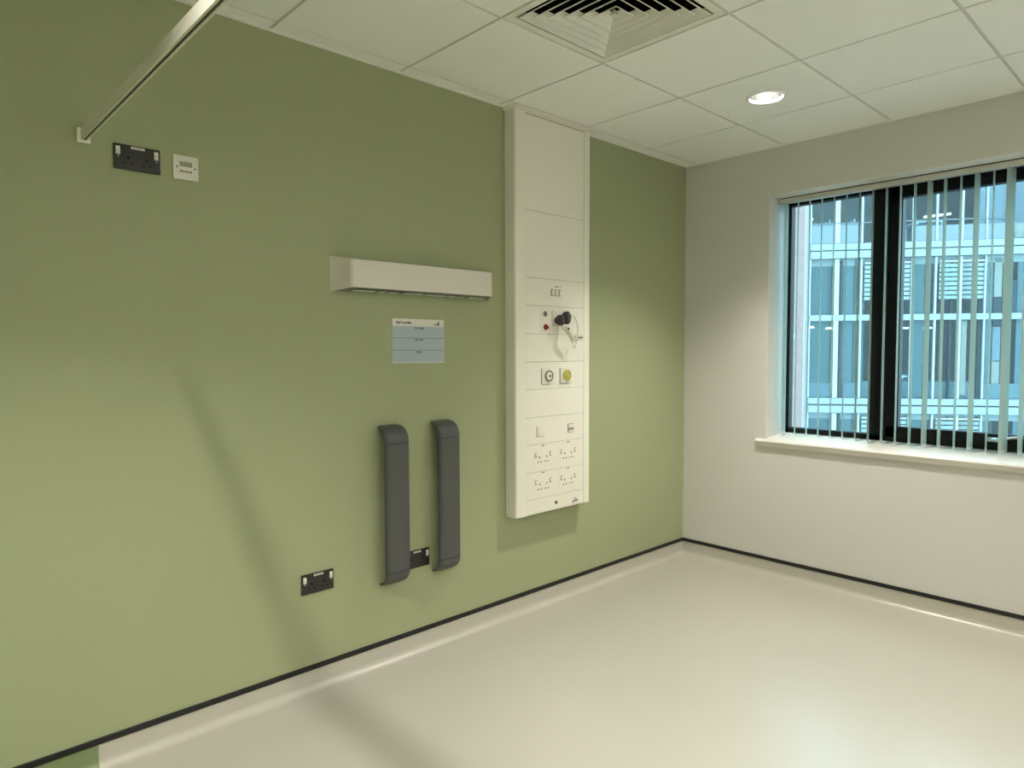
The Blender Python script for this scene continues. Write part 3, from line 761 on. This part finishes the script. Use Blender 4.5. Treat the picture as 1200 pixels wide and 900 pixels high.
# lower storeys: tall teal panels and gaps (measured along the facade)
for s in (-1, 0):
    z = s * SH
    for (a, b, mt) in ((-1.92, -1.70, 'teal'), (-1.68, -1.44, 'teal'), (-1.17, -0.94, 'tealb'), (0.36, 0.60, 'teal'), (0.62, 0.74, 'tealb'), (1.88, 2.04, 'tealb'), (2.55, 2.9, 'tealb'), (3.2, 3.9, 'teal'), (-0.78, -0.70, 'teal')):
        xb('blind_panel', a, b, z + 0.27, z + 3.55, 0.12, 0.15, X[mt])
    for (a, b) in ((-1.29, -1.19), (-0.93, -0.88), (2.24, 2.30)): xb('olive_column', a, b, z + .27, z + 3.55, 0.10, 0.4, X['olive'])
    for (a, b) in ((-1.25, -1.22), (-0.79, -0.76), (1.14, 1.17), (1.74, 1.79)):
        xb('dark_post', a, b, z + .27, z + 3.5, 0.06, 0.16, X['dark'])
    # slatted blinds
    for (a, b) in ((-0.74, 0.25), (0.87, 1.82)):
        m = MB(); n = 8
        xb('', a, b, z + 3.43, z + 3.47, -0.02, 0.03, X['louv'], mb=m)
        for k in range(n):
            zz = z + 2.58 + k * 0.105
            xb('', a, b, zz, zz + 0.078, 0.0, 0.02, X['louv'], mb=m)
        m.build('slat_blind', OB)
    # fluorescent strip, office fittings
    xb('strip_light', 0.38, 1.22, z + 1.93, z + 1.97, 1.2, 1.3, X['lamp'])
    xb('low_spandrel', -0.8, 1.8, z + 0.27, z + 0.66, 0.20, 0.24, X['tealb'])
    for (a, b) in ((-1.92, -1.45), (-1.15, -0.85), (1.85, 2.9)): xb('low_spandrel', a, b, z + 0.27, z + 0.62, 0.05, 0.10, X['spandrel'])
# upper storey: balustrade glass and handrail
z = SH
xb('balustrade_panel', -1.93, -0.85, z + .27, z + .72, -0.03, -0.01, X['spandrel']); xb('balustrade_panel', 0.30, 2.20, z + .27, z + .62, -0.03, -0.01, X['spandrel'])
xb('handrail', -1.93, 2.05, z + .72, z + .75, -0.05, -0.02, X['rail'])
m = MB()
m.tube([WM @ Vector((2.05 + .35 * math.sin(a), -.035 , z + .735 - .55 * (1 - math.cos(a)))) for a in [k / 8 * PI / 2 for k in range(9)]], .018, X['rail'], 8)
m.build('handrail', OB)
xb('wall_panel', 1.88, 2.42, z + .62, z + 3.4, 0.6, 0.7, X['lav']); xb('wall_panel', 2.5, 4.5, z + .27, z + 3.4, 1.2, 1.3, X['lav'])
xb('tan_panel', 2.42, 2.60, z + .30, z + .62, 0.05, 0.1, X['tan'])
xb('tan_panel', 2.24, 2.50, -SH + .27, -SH + 3.5, 0.5, 0.6, X['tan']); xb('tan_panel', 2.24, 2.5, .5, 2.0, 0.5, .6, X['lav'])
xb('tan_panel', 1.40, 1.52, .35, 2.08, 0.10, 0.16, X['tan'])
xb('tan_panel', 2.06, 2.22, 2.62, 3.5, 0.10, 0.16, X['tan']); xb('dark_panel', 2.06, 2.22, 1.95, 2.60, 0.10, 0.16, X['dark'])
xb('wall_panel', 2.06, 2.22, 1.15, 1.93, 0.10, 0.16, X['lav']); xb('tan_panel', 2.06, 2.22, .30, 1.13, 0.10, 0.16, X['tan'])
xb('dark_panel', 2.42, 2.52, 2.1, 3.0, 0.08, 0.14, X['dark'])
# end pier of the office building
xb('end_pier', 4.5, 6.5, -8, 8, -0.1, 6, X['lav'])
xb('roof', U0, U1, 2 * SH + .26, 2 * SH + .5, -0.1, 7, X['slab'])
xb('party_wall', U0 - .1, U0, -8, 2 * SH + .5, 0.0, 7, X['lav'])
# things in the offices
OG = 'lamps hanging inside the office building'
for k, (u_, z_, d_, lb) in enumerate(((-1.81, 4.70, .9, 'bright oval lamp inside the upper office floor'), (-1.90, 1.96, 0.05, 'small oval lamp glowing in the lower office, next to the pink brick pier'),
                                (-1.49, 1.93, 0.05, 'small oval lamp glowing in the lower office, beside the widest white mullion'))):
    pw = WM @ Vector((u_, d_, z_))
    r_ = .12 if k == 0 else .085
    m = MB().lathe((pw.x, pw.y, pw.z), [(0.001, r_ * .25), (r_ * .6, r_ * .18), (r_, -r_ * .1), (r_ * .9, -r_ * .28), (0.001, -r_ * .3)], X['lamp'], seg=20)
    o = thing('pendant_lamp', pw, lb, 'lamp', OG); m.build('shade', o)
    ztop = 7.05 if k == 0 else 3.41
    MB().tube([(pw.x, pw.y, pw.z + r_ * .2), (pw.x, pw.y, ztop)], .006, X['rail'], 6).build('stem', o)
def office_chair(u_, zf, d_, lb):
    base = WM @ Vector((u_, d_, zf)); o = thing('office_chair', base, lb, 'chair', 'white shell chairs in the offices', rz=math.radians(-54))
    w_ = parent_world(o)
    def P(a, b, c_): return w_ @ Vector((a, b, c_))
    m = MB(); rings = []
    for k in range(9):
        s_ = k / 8; a = s_ * PI * .5
        x = -0.20 + 0.40 * min(1, s_ * 1.6) if s_ < .6 else 0.20 + 0.05 * (s_ - .6)
        zz = .45 if s_ < .45 else .45 + (s_ - .45) / .55 * .42
        x = -0.20 + .40 * min(1, s_ / .5) + (.06 * math.sin((s_ - .5) * 2 * PI / 2) if s_ > .5 else 0)
        rings.append([P(x, -.22, zz), P(x, .22, zz), P(x + .02, .22, zz + .02), P(x + .02, -.22, zz + .02)])
    m.loft(rings, X['chairw']).build('shell', o)
    MB().tube([P(0, 0, .45), P(0, 0, .06)], .025, X['rail'], 8).build('column', o)
    m = MB()
    for k in range(5):
        a = k * 2 * PI / 5; m.tube([P(0, 0, .08), P(.27 * math.cos(a), .27 * math.sin(a), .03)], .014, X['rail'], 6)
    m.build('star_base', o)
for u_, zf, d_, lb in ((-1.66, 0.05, 0.75, 'white shell chair in the lower office beside the brick pier side'), (-1.10, 0.05, 0.75, 'white shell chair in the lower office, right of the widest white mullion'),
                   (-1.66, SH + .05, 0.75, 'white shell chair on the upper office floor under the bright oval lamp'), (-1.10, SH + .05, 0.75, 'white shell chair on the upper office floor, right of the widest white mullion')):
    office_chair(u_, zf, d_, lb)
for (ua, ub, zf, lb) in ((0.2, 0.8, 0.05, 'white office desk in the lower office behind the opening sash'), (-2.0 + .1, -1.46, 0.05, 'white office desk in the lower office near the brick pier'), (0.45, 1.05, SH + .05, 'white office desk on the upper office floor')):
    d0 = 0.30
    base = WM @ Vector(((ua + ub) / 2, d0 + .4, zf)); o = thing('office_desk', base, lb, 'desk', 'white desks in the offices', rz=math.radians(-54))
    xb('desk_top', ua, ub, zf + .70, zf + .74, d0, d0 + .8, X['desk'], parent=o)
    for uu in (ua + .02, ub - .06):
        for dd in (d0 + .02, d0 + .72): xb('leg', uu, uu + .04, zf, zf + .70, dd, dd + .04, X['desk'], parent=o)
    xb('desk_screen', ua, ub, zf + .60, zf + .66, d0 + .02, d0 + .04, X['rail'], parent=o)
# slanting strip light on the upper floor
A_ = WM @ Vector((.82, .8, 4.62)); B_ = WM @ Vector((1.62, 1.4, 4.78))
tag(MB().tube([A_, B_], .03, X['lamp'], 6).build('strip_lamp'), 'slanting bright strip lamp on the upper office floor', 'lamp')
# office glazing (one pane per storey run)
for s in (-1, 0, 1): xb('pane', U0, 4.5, s * SH + .27, s * SH + 3.56, -0.005, 0.0, X['glass'])

# pink brick pier between the window and the office building
pb = thing('brick_building', (6.6, 2.18, -8), 'narrow pink brick wall pier at the left edge of the window view', 'building')
MB().box((6.0, 2.012, -8), (6.5, 3.6, 9), X['brick']).build('brick_wall', pb)
B('string_course', pb, (5.98, 2.005, 1.58), (6.2, 3.6, 1.66), X['lav'])
B('downpipe', pb, (5.96, 2.16, -8), (5.99, 2.19, 9), X['lav'], .005)
tag(MB().box((0.3, -60, -8.2), (80, 60, -8), X['ground']).build('courtyard_ground'), kind='structure')
# our own building's outside face above and below, so the courtyard is walled
# ------------------------------------------------------------------ world
wd = bpy.data.worlds.new('overcast'); SC.world = wd; wd.use_nodes = True
nt = wd.node_tree; bg = nt.nodes['Background']
tc = nt.nodes.new('ShaderNodeTexCoord'); sp = nt.nodes.new('ShaderNodeSeparateXYZ'); nt.links.new(tc.outputs['Generated'], sp.inputs[0])
rp = nt.nodes.new('ShaderNodeValToRGB'); nt.links.new(sp.outputs['Z'], rp.inputs[0])
rp.color_ramp.elements[0].color = (0.36, 0.58, 0.68, 1); rp.color_ramp.elements[1].color = (0.52, 0.82, 1.0, 1)
nt.links.new(rp.outputs[0], bg.inputs[0]); bg.inputs[1].default_value = 7.6

# ------------------------------------------------------------------ camera
cd = bpy.data.cameras.new('camera'); cam = bpy.data.objects.new('camera', cd); COL.objects.link(cam)
cd.sensor_fit = 'HORIZONTAL'; cd.sensor_width = 36; cd.lens = 36 * 793.75 / 1200; cd.clip_start = 0.05; cd.clip_end = 300
fwd = Vector((0.68323341, 0.72847218, -0.05020338)); rt = Vector((0.7292763, -0.6842116, -0.00325053)); up = Vector((0.03671766, 0.03439126, 0.99873373))
mw = Matrix((( rt.x, up.x, -fwd.x, -4.0983), (rt.y, up.y, -fwd.y, -2.6172), (rt.z, up.z, -fwd.z, 1.4327), (0, 0, 0, 1)))
cam.matrix_world = mw
SC.camera = cam
SC.view_settings.view_transform = 'Standard'; SC.view_settings.look = 'None'
SC.view_settings.gamma = 1; SC.view_settings.use_curve_mapping = False
SC.view_settings.exposure = -0.03
